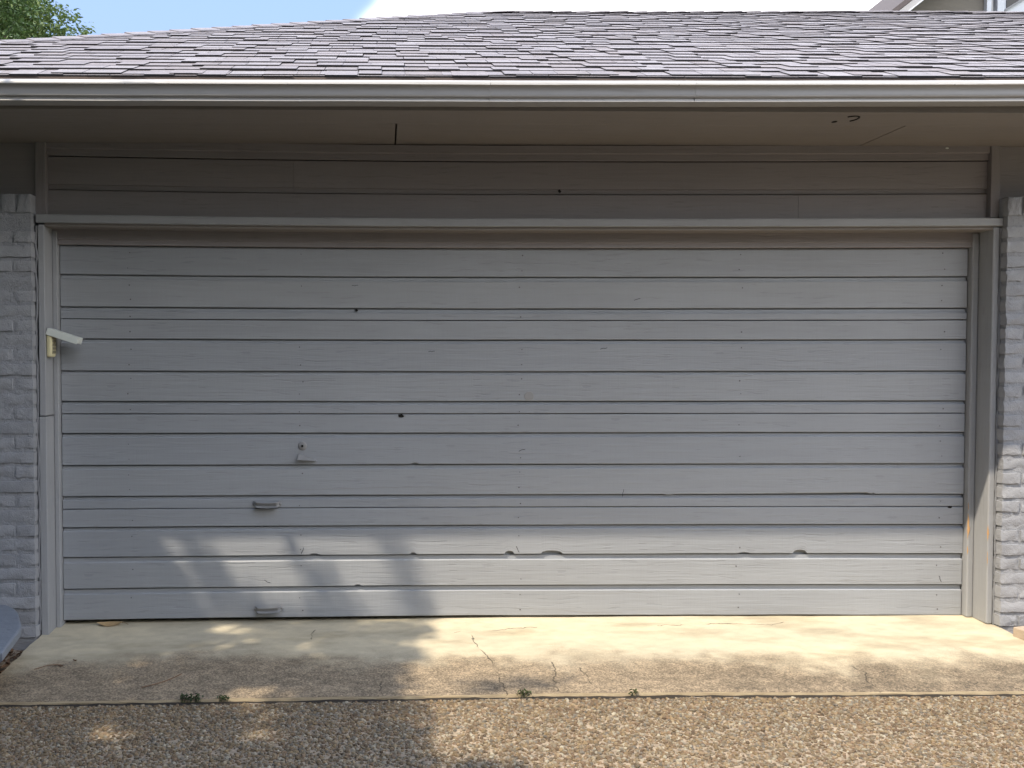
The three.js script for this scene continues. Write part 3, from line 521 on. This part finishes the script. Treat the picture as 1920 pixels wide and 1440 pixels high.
// ---------------------------------------------------------------- small things about the ground
{ // grey slab in the left bed
  const t = thing('garden_slab', 'blue-grey slab with a rounded corner low beside the left brick pier', 'slab', [-1.97, -0.10, 0.62]);
  const s = new THREE.Shape(); const pt = [[-0.55, 0.37], [-0.06, 0.395], [0.03, 0.33]]; // corner nearest the door, then along the right-hand edge towards the viewer
  s.moveTo(-0.60, 0.42); s.lineTo(-0.02, 0.425); s.quadraticCurveTo(0.09, 0.37, 0.175, 0.15); s.quadraticCurveTo(0.235, 0.04, 0.25, -0.06); s.lineTo(0.30, -0.36); s.lineTo(-0.60, -0.36); s.closePath();
  const g = new THREE.ExtrudeGeometry(s, { depth: 0.022, bevelEnabled: true, bevelSize: 0.012, bevelThickness: 0.012, bevelSegments: 4, curveSegments: 20 }); g.rotateX(-Math.PI / 2); g.translate(0, 0.196, 0);
  part('slab_top', boxUV(g, 0.5, 0.5), std({ color: new THREE.Color().setRGB(0.24, 0.27, 0.315), map: brickMap, bumpMap: brickBump, bumpScale: 0.003, roughness: 0.6 }), t);
  const b = bx(-0.55, 0.06, -0.03, 0.184, -0.30, 0.32, 0.02); part('slab_base', b, M.mortar, t);
}
{ const t = thing('paver', 'pale tan paving block at the right edge, beside the right brick pier', 'paver', [3.262, 0, 0]); const g = new RoundedBoxGeometry(0.34, 0.055, 0.42, 3, 0.008); g.rotateY(0.25); g.translate(0.195, -0.005, 0.48); part('paver_block', boxUV(g, 0.5, 0.5), std({ color: new THREE.Color().setRGB(0.52, 0.42, 0.32), map: brickMap, bumpMap: brickBump, bumpScale: 0.003, roughness: 0.9 }), t); }
function leafGeo(l, w, curl, seed) { const q = mulberry(seed), n = 8, pos = [], idx = []; for (let i = 0; i <= n; i++) { const t = i / n, ww = w * Math.pow(Math.sin(Math.PI * Math.min(0.999, t * 0.98 + 0.01)), 0.7) * (0.85 + q() * 0.3); const y = curl * (t - 0.5) * (t - 0.5) * 4 + q() * 0.002; pos.push((t - 0.5) * l, y + 0.004, -ww / 2, (t - 0.5) * l, y, 0, (t - 0.5) * l, y + 0.005, ww / 2); } for (let i = 0; i < n; i++) for (let k = 0; k < 2; k++) { const a = i * 3 + k; idx.push(a, a + 1, a + 3, a + 1, a + 4, a + 3); } const g = new THREE.BufferGeometry(); g.setAttribute('position', new THREE.Float32BufferAttribute(pos, 3)); g.setIndex(idx); g.computeVertexNormals(); return g; }
M.dryLeaf = [[0.42, 0.29, 0.15], [0.20, 0.12, 0.07], [0.30, 0.20, 0.11], [0.14, 0.09, 0.06], [0.60, 0.50, 0.38]].map((c) => std({ color: new THREE.Color().setRGB(...c), roughness: 0.85, side: THREE.DoubleSide }));
{ const t = thing('fallen_leaf', 'curled tan dead leaf under the bottom edge of the garage door', 'leaf', [-1.475, apronTop(-1.475, 0.02) + 0.004, 0.018]); part('leaf_blade', leafGeo(0.135, 0.05, 0.012, 5), M.dryLeaf[0], t).rotation.set(0.25, 0.05, 0.0); part('leaf_stalk', tube([[0.065, 0.012, 0], [0.085, 0.010, 0.004], [0.10, 0.004, 0.006]], 0.0015, 5, 8), M.dryLeaf[1], t); }
{ const t = thing('dead_leaf', 'bleached curled leaf lying in the dark soil bed', 'leaf', [-1.915, -0.075, 0.46]); const m = part('leaf_blade', leafGeo(0.085, 0.022, 0.02, 9), M.dryLeaf[4], t); m.rotation.set(0.9, 0.9, 0.5); part('leaf_stalk', tube([[0.02, 0.01, -0.03], [0.03, 0.012, -0.045], [0.03, 0.006, -0.06]], 0.0014, 5, 8), M.dryLeaf[2], t); }
{ // litter over the soil of the left bed
  const a = [[], []]; for (let i = 0; i < 420; i++) { const g = leafGeo(rr(0.03, 0.075), rr(0.012, 0.028), rr(-0.012, 0.02), 600 + i); g.rotateX(rr(-0.7, 0.7)); g.rotateY(rr(0, 6.28)); g.rotateZ(rr(-0.5, 0.5)); const x = rr(-2.5, -1.81), z = rr(0.22, 1.0); g.translate(x, -0.115 + (fbm(x * 9, z * 9, 201, 3) - 0.5) * 0.05 + rr(0.004, 0.02), z); a[i % 2].push(g); }
  const p = thing('leaf_litter', 'brown dead leaves strewn over the soil between slab and concrete', 'leaf litter'); p.userData.kind = 'stuff'; part('dead_leaves', mergeGeometries(a[0]), M.dryLeaf[1], p); part('dead_leaves', mergeGeometries(a[1]), M.dryLeaf[3], p);
}
const weedMat = [0, 1].map((i) => std({ color: new THREE.Color().setRGB(0.05 + i * 0.015, 0.08 + i * 0.015, 0.03), roughness: 0.7, side: THREE.DoubleSide }));
for (const [x, h, n, label, wd] of [[-0.845, 0.034, 60, 'wider green weed in the joint below the door handles', 0.085], [-0.70, 0.024, 26, 'smaller green weed in the joint, just right of the wider one', 0.04], [0.615, 0.028, 26, 'sparse green weed at the foot of the long crack', 0.05], [1.10, 0.024, 14, 'lone thin weed in the sunlit joint right of the long crack', 0.02]]) {
  const z = frontZ(x) + 0.004, y = driveTop(x, z); const t = thing('weed', label, 'weed', [x, y, z]); const st = [], lv = [];
  for (let i = 0; i < n; i++) { const bxp = rr(-wd / 2, wd / 2), hh = h * rr(0.4, 1), dx = rr(-0.012, 0.012), dz = rr(-0.012, 0.012); if (i % 3 === 0) st.push(tube([[bxp, 0, 0], [bxp + dx * 0.4, hh * 0.6, dz * 0.4], [bxp + dx, hh, dz]], 0.0008, 4, 5)); const g = leafGeo(rr(0.008, 0.015), rr(0.004, 0.008), rr(-0.003, 0.003), 1200 + i); g.rotateX(rr(-0.9, 0.9)); g.rotateZ(rr(-0.8, 0.8)); g.rotateY(rr(0, 6.28)); g.translate(bxp + dx, hh, dz); lv.push(g); }
  part('stem', mergeGeometries(st), weedMat[0], t); part('foliage', mergeGeometries(lv), weedMat[x > 0 ? 1 : 0], t);
}
for (const [pts, r, label] of [[[[-1.094, 0.848], [-1.03, 0.815], [-0.99, 0.765], [-0.945, 0.70]], 0.0022, 'thin curved dark twig lying on the concrete strip'], [[[-1.66, 0.615], [-1.60, 0.575], [-1.55, 0.565]], 0.002, 'short thin twig on the concrete near the dark bed']]) {
  const o = pts[0], y0 = apronTop(o[0], o[1]); const t = thing('twig', label, 'twig', [o[0], y0, o[1]]); part('stick', tube(pts.map(([x, z], i) => [x - o[0], apronTop(x, z) - y0 + r + (i === 1 ? 0.004 : 0), z - o[1]]), r, 6, 24), M.dryLeaf[1], t);
}
for (const [x, z, k, label] of [[-1.50, 0.52, 1, 'tiny dark leaf scrap on the concrete, right of the short twig'], [-1.545, 0.585, 3, 'small dark leaf scrap on the concrete, just below the other scrap']]) { const t = thing('leaf_scrap', label, 'leaf scrap', [x, apronTop(x, z) + 0.002, z]); part('scrap', leafGeo(0.024, 0.012, 0.003, 40 + k), M.dryLeaf[k], t).rotation.y = rr(-0.5, 0.5); }

// ---------------------------------------------------------------- house behind, over the right end of the ridge
{
  const h = thing('house', 'neighbouring house whose sloping eave and white posts rise over the ridge', 'house', [6.5, 0, -7]);
  const part3 = (n, g, m, p = h) => part(n, g, m, p);
  { const s = new THREE.Shape(); s.moveTo(0.05, -0.2); s.lineTo(1.205, -0.2); s.lineTo(1.205, 5.66 + 1.205 * 0.79); s.lineTo(0.05, 5.66 + 0.05 * 0.79); s.closePath(); const g = new THREE.ExtrudeGeometry(s, { depth: 5, bevelEnabled: false }); g.translate(0, 0, -5); part3('wall', boxUV(g), M.tanWall); }
  { const s = new THREE.Shape(); s.moveTo(1.207, -0.2); s.lineTo(3.9, -0.2); s.lineTo(3.9, 5.66 + 3.9 * 0.79); s.lineTo(1.207, 5.66 + 1.207 * 0.79); s.closePath(); const g = new THREE.ExtrudeGeometry(s, { depth: 4.6, bevelEnabled: false }); g.translate(0, 0, -5); part3('wall', boxUV(g), M.tanWall); }
  // gable roof with its rake board and soffit
  const sl = 0.79, run_ = 4.0; const prism = (x0, x1, off0, off1, z0, z1) => { const s = new THREE.Shape(); s.moveTo(x0, x0 * sl + off0); s.lineTo(x1, x1 * sl + off0); s.lineTo(x1, x1 * sl + off1); s.lineTo(x0, x0 * sl + off1); s.closePath(); const g = new THREE.ExtrudeGeometry(s, { depth: z1 - z0, bevelEnabled: false }); g.translate(0, 0, z0); return boxUV(g); };
  const yb = 5.795; const tr = (g) => { g.translate(0, yb, 0); return g; };
  const rf = part3('roof', tr(prism(-0.45, run_, -0.012, 0.06, -5.2, 0.40)), M.deck);
  part3('rake_board', tr(prism(-0.45, run_, -0.105, -0.020, 0.36, 0.42)), M.gutter);
  part3('rake_trim', tr(prism(-0.45, run_, -0.125, -0.106, 0.36, 0.435)), M.whitePaint);
  part3('rake_soffit', tr(prism(-0.45, run_, -0.128, -0.110, 0.0, 0.358)), M.soffit);
  part3('post', bx(1.21, 1.268, -0.2, 7.2, -0.10, 0.06), M.whitePaint); part3('post', bx(1.270, 1.318, -0.2, 7.2, -0.12, 0.02), M.gutter); part3('post', bx(1.385, 1.475, -0.2, 7.2, -0.28, 0.0), M.whitePaint);
  const w = part3('window', bx(1.49, 3.2, 5.05, 7.0, -0.34, -0.05, 0.01), M.whitePaint);
  { const s = new THREE.Shape(); s.moveTo(1.53, 5.885); s.lineTo(3.0, 6.80); s.lineTo(3.0, 7.0); s.lineTo(1.53, 7.0); s.closePath(); const g = new THREE.ExtrudeGeometry(s, { depth: 0.012, bevelEnabled: false }); g.translate(0, 0, -0.052); part('pane', boxUV(g), M.glass, w); }
  { const s = new THREE.Shape(); s.moveTo(1.50, 5.845); s.lineTo(3.0, 6.78); s.lineTo(3.0, 6.81); s.lineTo(1.50, 5.875); s.closePath(); const g = new THREE.ExtrudeGeometry(s, { depth: 0.03, bevelEnabled: false }); g.translate(0, 0, -0.05); part('sill', boxUV(g), M.hardware, w); }
}

// ---------------------------------------------------------------- trees
function foliage(list, name, mat, parent) { // list of [x, y, z, length, width, yaw, pitch, roll]
  const n = list.length, pos = new Float32Array(n * 12 * 3); const v = new THREE.Vector3(), e = new THREE.Euler(), q = new THREE.Quaternion(); let o = 0;
  const tri = [0, 1, 3, 1, 2, 3, 0, 3, 4, 0, 0, 0].slice(0, 9);
  const base = [[0, 0, 0], [0.45, 0.5, 0.12], [1, 0, 0], [0.5, 0, -0.04], [0.45, -0.5, 0.12]]; const F = [[0, 3, 1], [1, 3, 2], [0, 4, 3], [4, 2, 3]];
  for (const [x, y, z, l, w, a, b, c] of list) { e.set(b, a, c, 'YXZ'); q.setFromEuler(e); for (const f of F) for (const k of f) { const p = base[k]; v.set(p[0] * l, p[2] * w, p[1] * w).applyQuaternion(q); pos[o++] = x + v.x; pos[o++] = y + v.y; pos[o++] = z + v.z; } }
  const g = new THREE.BufferGeometry(); g.setAttribute('position', new THREE.BufferAttribute(pos, 3)); g.computeVertexNormals(); return part(name, g, mat, parent);
}
const leafMat = (r, g, b) => new THREE.MeshPhysicalMaterial({ color: new THREE.Color().setRGB(r, g, b), roughness: 0.75, side: THREE.DoubleSide, transmission: 0.3, thickness: 0 });
M.bark = std({ color: new THREE.Color().setRGB(0.12, 0.09, 0.07), roughness: 0.95, bumpMap: brickBump, bumpScale: 0.01 });
function limb(pts, r0, r1) { const c = new THREE.CatmullRomCurve3(pts.map((p) => new THREE.Vector3(...p))); const g = new THREE.TubeGeometry(c, 18, 1, 8, false), p = g.attributes.position, fr = 9; for (let i = 0; i < p.count; i++) { const k = Math.floor(i / fr) / 18, o = c.getPointAt(k), r = lerp(r0, r1, k); p.setXYZ(i, o.x + (p.getX(i) - o.x) * r, o.y + (p.getY(i) - o.y) * r, o.z + (p.getZ(i) - o.z) * r); } g.computeVertexNormals(); return g; }
// the shade tree that stands at the front left, outside the picture, and dapples the door and the ground
{
  const q = mulberry(909), R = (a, b) => a + (b - a) * q(); const base = [-5.6, -0.24, 5.2];
  const t = thing('shade_tree', 'broad leafy shade tree left of the driveway, casting dappled shade on the door', 'tree', base);
  const edgePts = [[-2, -1.5], [-0.40, -1.15], [-0.03, -0.98], [0.06, 0.30], [0.2, 0.22], [0.35, 0.11], [0.6, 0.15], [0.85, 0.02], [1.0, 0.10], [1.15, 0.02], [1.3, 0.08], [1.62, 0.10], [2.0, 1.0], [2.4, 2.6], [3.2, 3.2], [7, 3.4]];  // outline of shade on the ground that the crown is shaped to cast
  const edge = (z) => { for (let i = 0; i + 1 < edgePts.length; i++) if (z < edgePts[i + 1][0]) return lerp(edgePts[i][1], edgePts[i + 1][1], clamp((z - edgePts[i][0]) / (edgePts[i + 1][0] - edgePts[i][0]))); return 3.4; };
  const list = []; let tries = 0;
  const spray = (x, y, z, n) => { const J = z - 0.4167 * y < 0.05 && x + 0.52 * y > -1.05 ? 0.03 : 0.07; const da = R(0, 6.28); for (let i = 0; i < n; i++) { const l = R(0.06, 0.105); list.push([x - base[0] + R(-J, J), y - base[1] + R(-J, J) * 0.7, z - base[2] + R(-J, J), l, l * R(0.42, 0.6), da + R(-1.5, 1.5), R(-0.6, 0.6), R(-0.9, 0.4)]); } };
  // openings in the crown through which the sun comes down
  const open = (gx, gz) => (gz > 0.12 && gz < 0.40 && gx > -0.92 && gx < -0.28 && fbm(gx * 6, gz * 12, 953, 3) > 0.49) || fbm(gx * 5.5 + 3, gz * 8, 957, 3) > (gz > 0.9 ? 0.63 : 0.66);
  const within = (gx, gz) => {
    const e = edge(gz) + (fbm(gx * 4 + 7, gz * 4, 951, 4) - 0.5) * 0.42;
    if (gx < e) { if (gx < -0.98 && gz < 0.12) return !(gx > -1.42 && gz > -0.2 && gz < 0.03 && fbm(gx * 9 + 1, gz * 4, 963, 3) > 0.60); return q() < clamp((e - gx) / 0.22 + 0.15) && !open(gx, gz); }
    if (Math.hypot((gx - 0.57) / 0.17, (gz - 0.86) / 0.085) < 1) return q() < 0.6;
    // sprays added so that their shadow streaks the lower door
    if (gz > -0.145 && gz < 0.05 && gx > -1.0 && gx < 0.34) { const n = fbm(gx * 8.5 + 2, gz * 3.5, 961, 3), thr = gx > -0.30 ? 0.47 - gz * 0.5 : gx < -0.86 ? 0.5 : 0.66; return n > thr && q() < 0.75; }
    return false;
  };
  const away = (x, y, z) => y > 4.6 || x < -0.46 * (5.06 - z) - 0.7;       // the crown keeps clear of the view
  while (list.length < 84000 && tries++ < 400000) {
    const a = R(0, 6.283), rr2 = Math.sqrt(q()), y = 6.4 + (q() - 0.5) * 5.2, k = Math.sqrt(Math.max(0, 1 - Math.pow((y - 6.2) / 3.2, 2))), x = -3.7 + Math.cos(a) * rr2 * 4.9 * k, z = 6.0 + Math.sin(a) * rr2 * 4.6 * k;
    if (away(x, y, z) && within(x + 0.52 * y, z - 0.4167 * y)) spray(x, y, z, 8);
  }
  // extra sprays added to fill in the shade on pier, door and concrete
  for (let i = 0; i < 3000; i++) { const gx = R(-2.9, 0.4), gz = R(-0.7, 1.8), y = R(5.0, 8.2), x = gx - 0.52 * y, z = gz + 0.4167 * y; if (away(x, y, z) && within(gx, gz)) spray(x, y, z, 7); }
  for (let i = 0; i < 900; i++) { const gx = R(-2.9, -0.95), gz = R(-0.6, 0.25), y = R(5.0, 8.2), x = gx - 0.52 * y, z = gz + 0.4167 * y; if (within(gx, gz)) spray(x, y, z, 7); }
  foliage(list, 'crown', std({ color: new THREE.Color().setRGB(0.06, 0.10, 0.03), roughness: 0.8, side: THREE.DoubleSide }), t);
  const w = [limb([[0, 0, 0], [0.1, 1.5, -0.1], [-0.05, 3, -0.2], [0.3, 4.6, -0.5]], 0.26, 0.12)]; for (const d of [[2.2, 6.2, -1.8], [1.5, 6.6, 1.2], [-1.6, 6.0, -1.6], [-1.3, 6.9, 1.6], [0.6, 7.6, -0.6]]) w.push(limb([[0, 3.2, -0.2], [d[0] * 0.35, 4.4, d[2] * 0.35], [d[0], d[1], d[2]]], 0.11, 0.02)); part('trunk', mergeGeometries(w), M.bark, t);
}
function backTree(name, label, base, crowns, leaf, mats, seed, per) {
  const q = mulberry(seed), R = (a, b) => a + (b - a) * q(); const t = thing(name, label, 'tree', base, undefined); const lists = mats.map(() => []); const w = [];
  const top = crowns.reduce((m, c) => Math.max(m, c[1]), 0); w.push(limb([[0, 0, 0], [0.1, top * 0.3, 0.05], [-0.05, top * 0.6, 0], [0.05, top, 0]], 0.17, 0.05));
  for (const [cx, cy, cz, cr, n] of crowns) {
    w.push(limb([[0, cy * 0.55, 0], [cx * 0.5, cy * 0.8, cz * 0.5], [cx, cy, cz]], 0.06, 0.012));
    for (let i = 0; i < n; i++) { // sprays, denser near the outside of each clump
      const a = R(0, 6.283), b = Math.acos(R(-1, 1)), r = cr * Math.pow(q(), 0.45) * (0.75 + 0.5 * vn(a * 1.3, b * 1.3, seed)); const x = cx + Math.sin(b) * Math.cos(a) * r, y = cy + Math.cos(b) * r * 0.85, z = cz + Math.sin(b) * Math.sin(a) * r, da = R(0, 6.28);
      for (let k = 0; k < per; k++) { const l = leaf * R(0.7, 1.3); lists[Math.floor(q() * mats.length)].push([x + R(-1, 1) * leaf * 1.3, y + R(-1, 1) * leaf, z + R(-1, 1) * leaf * 1.3, l, l * R(0.4, 0.6), da + R(-1.6, 1.6), R(-0.7, 0.7), R(-1.1, 0.4)]); }
    }
  }
  lists.forEach((l, i) => foliage(l, 'crown', mats[i], t)); part('trunk', mergeGeometries(w), M.bark, t);
}
{
  const q = mulberry(333), R = (a, b) => a + (b - a) * q();
  const cA = []; for (let i = 0; i < 26; i++) { const a = R(0, 6.28), r = Math.sqrt(q()) * 1.1; cA.push([Math.cos(a) * r, R(4.6, 8.2), Math.sin(a) * r, R(0.45, 0.78), 260]); }
  backTree('leafy_tree', 'bright green small-leaved tree with sky gaps over the roof end', [-5.75, -0.24, -8.6], cA, 0.075, [leafMat(0.19, 0.26, 0.075), leafMat(0.28, 0.36, 0.12), leafMat(0.12, 0.18, 0.05)], 71, 6);
  const cB = []; for (let i = 0; i < 22; i++) { const a = R(0, 6.28), r = Math.sqrt(q()) * 0.9; cB.push([Math.cos(a) * r, R(3.8, 7.2), Math.sin(a) * r, R(0.4, 0.65), 230]); }
  backTree('dense_tree', 'darker dense feathery tree at the far left edge above the roof', [-5.05, -0.24, -5.6], cB, 0.06, [leafMat(0.09, 0.165, 0.045), leafMat(0.13, 0.22, 0.065), leafMat(0.06, 0.11, 0.03)], 73, 6);
}

// ---------------------------------------------------------------- unseen trees, hedge and shrubs added to close the horizon and darken the eaves
{
  const dark = [std({ color: new THREE.Color().setRGB(0.05, 0.085, 0.028), roughness: 0.85, side: THREE.DoubleSide }), std({ color: new THREE.Color().setRGB(0.04, 0.07, 0.022), roughness: 0.85, side: THREE.DoubleSide })];
  const q = mulberry(444), R = (a, b) => a + (b - a) * q();
  for (const [x, z, h, r, label] of [[-8.5, 9, 10, 4.2, 'added dense tree left of the driveway behind the viewer'], [-2.2, 10.4, 9.5, 3.6, 'added dense tree across the driveway, the nearest one'], [-6.0, 14, 11, 4.5, 'added dense tree across the driveway, first from the left'], [2.6, 14.5, 8.8, 4.2, 'added dense tree across the driveway, in the middle'], [9.0, 15, 6.2, 3.6, 'added dense tree across the driveway, last on the right'], [14, 10, 5.4, 3.0, 'added dense tree right of the driveway behind the viewer']]) {
    const c = []; for (let i = 0; i < 44; i++) { const a = R(0, 6.28), y = R(0.12, 0.95), k = Math.sqrt(1 - Math.pow((y - 0.5) / 0.52, 2)) * r * Math.sqrt(q()); c.push([Math.cos(a) * k, y * h, Math.sin(a) * k, R(0.9, 1.6), 90]); }
    backTree('added_tree', label, [x, -0.24, z], c, 0.30, dark, 500 + Math.round(x * 3 + z), 5);  // trees added out of view, sized by the sky they block
  }
  { // hedge added out of view to block the low sky
    const l = []; for (let i = 0; i < 26000; i++) { const x = R(-32, 32), y = 4.4 * Math.pow(q(), 0.8) * (0.8 + 0.3 * vn(x * 0.7, 1, 977)), k = R(0.18, 0.32); l.push([x, y, R(-0.8, 0.8) * (1 - y / 7), k, k * 0.55, R(0, 6.28), R(-0.7, 0.7), R(-0.9, 0.5)]); }
    const h = thing('hedge', 'long tall hedge added out of view to close the far side across the driveway', 'hedge', [0, -0.2, 19]); foliage(l, 'foliage', dark[0], h);
  }
  for (const [x, z, h, label] of [[-3.3, 1.5, 3.1, 'added tall dense shrub left of the driveway, nearest the garage'], [-3.5, 2.8, 3.3, 'added tall dense shrub left of the driveway, second from the garage'], [-3.6, 4.1, 3.2, 'added tall dense shrub left of the driveway, third from the garage'], [-3.5, 5.5, 3.4, 'added tall dense shrub left of the driveway, level with the viewer'], [-3.2, 7.0, 3.6, 'added tall dense shrub left of the driveway, farthest from the garage']]) {
    const c = []; for (let i = 0; i < 22; i++) { const a = R(0, 6.28), k = Math.sqrt(q()) * 0.75; c.push([Math.cos(a) * k, R(0.3, h - 0.4), Math.sin(a) * k, R(0.35, 0.6), 110]); }
    backTree('added_shrub', label, [x, -0.2, z], c, 0.105, dark, 700 + Math.round(z), 5);  // shrubs added out of view to darken the left of the door
  }
}

renderer.render(scene, camera);
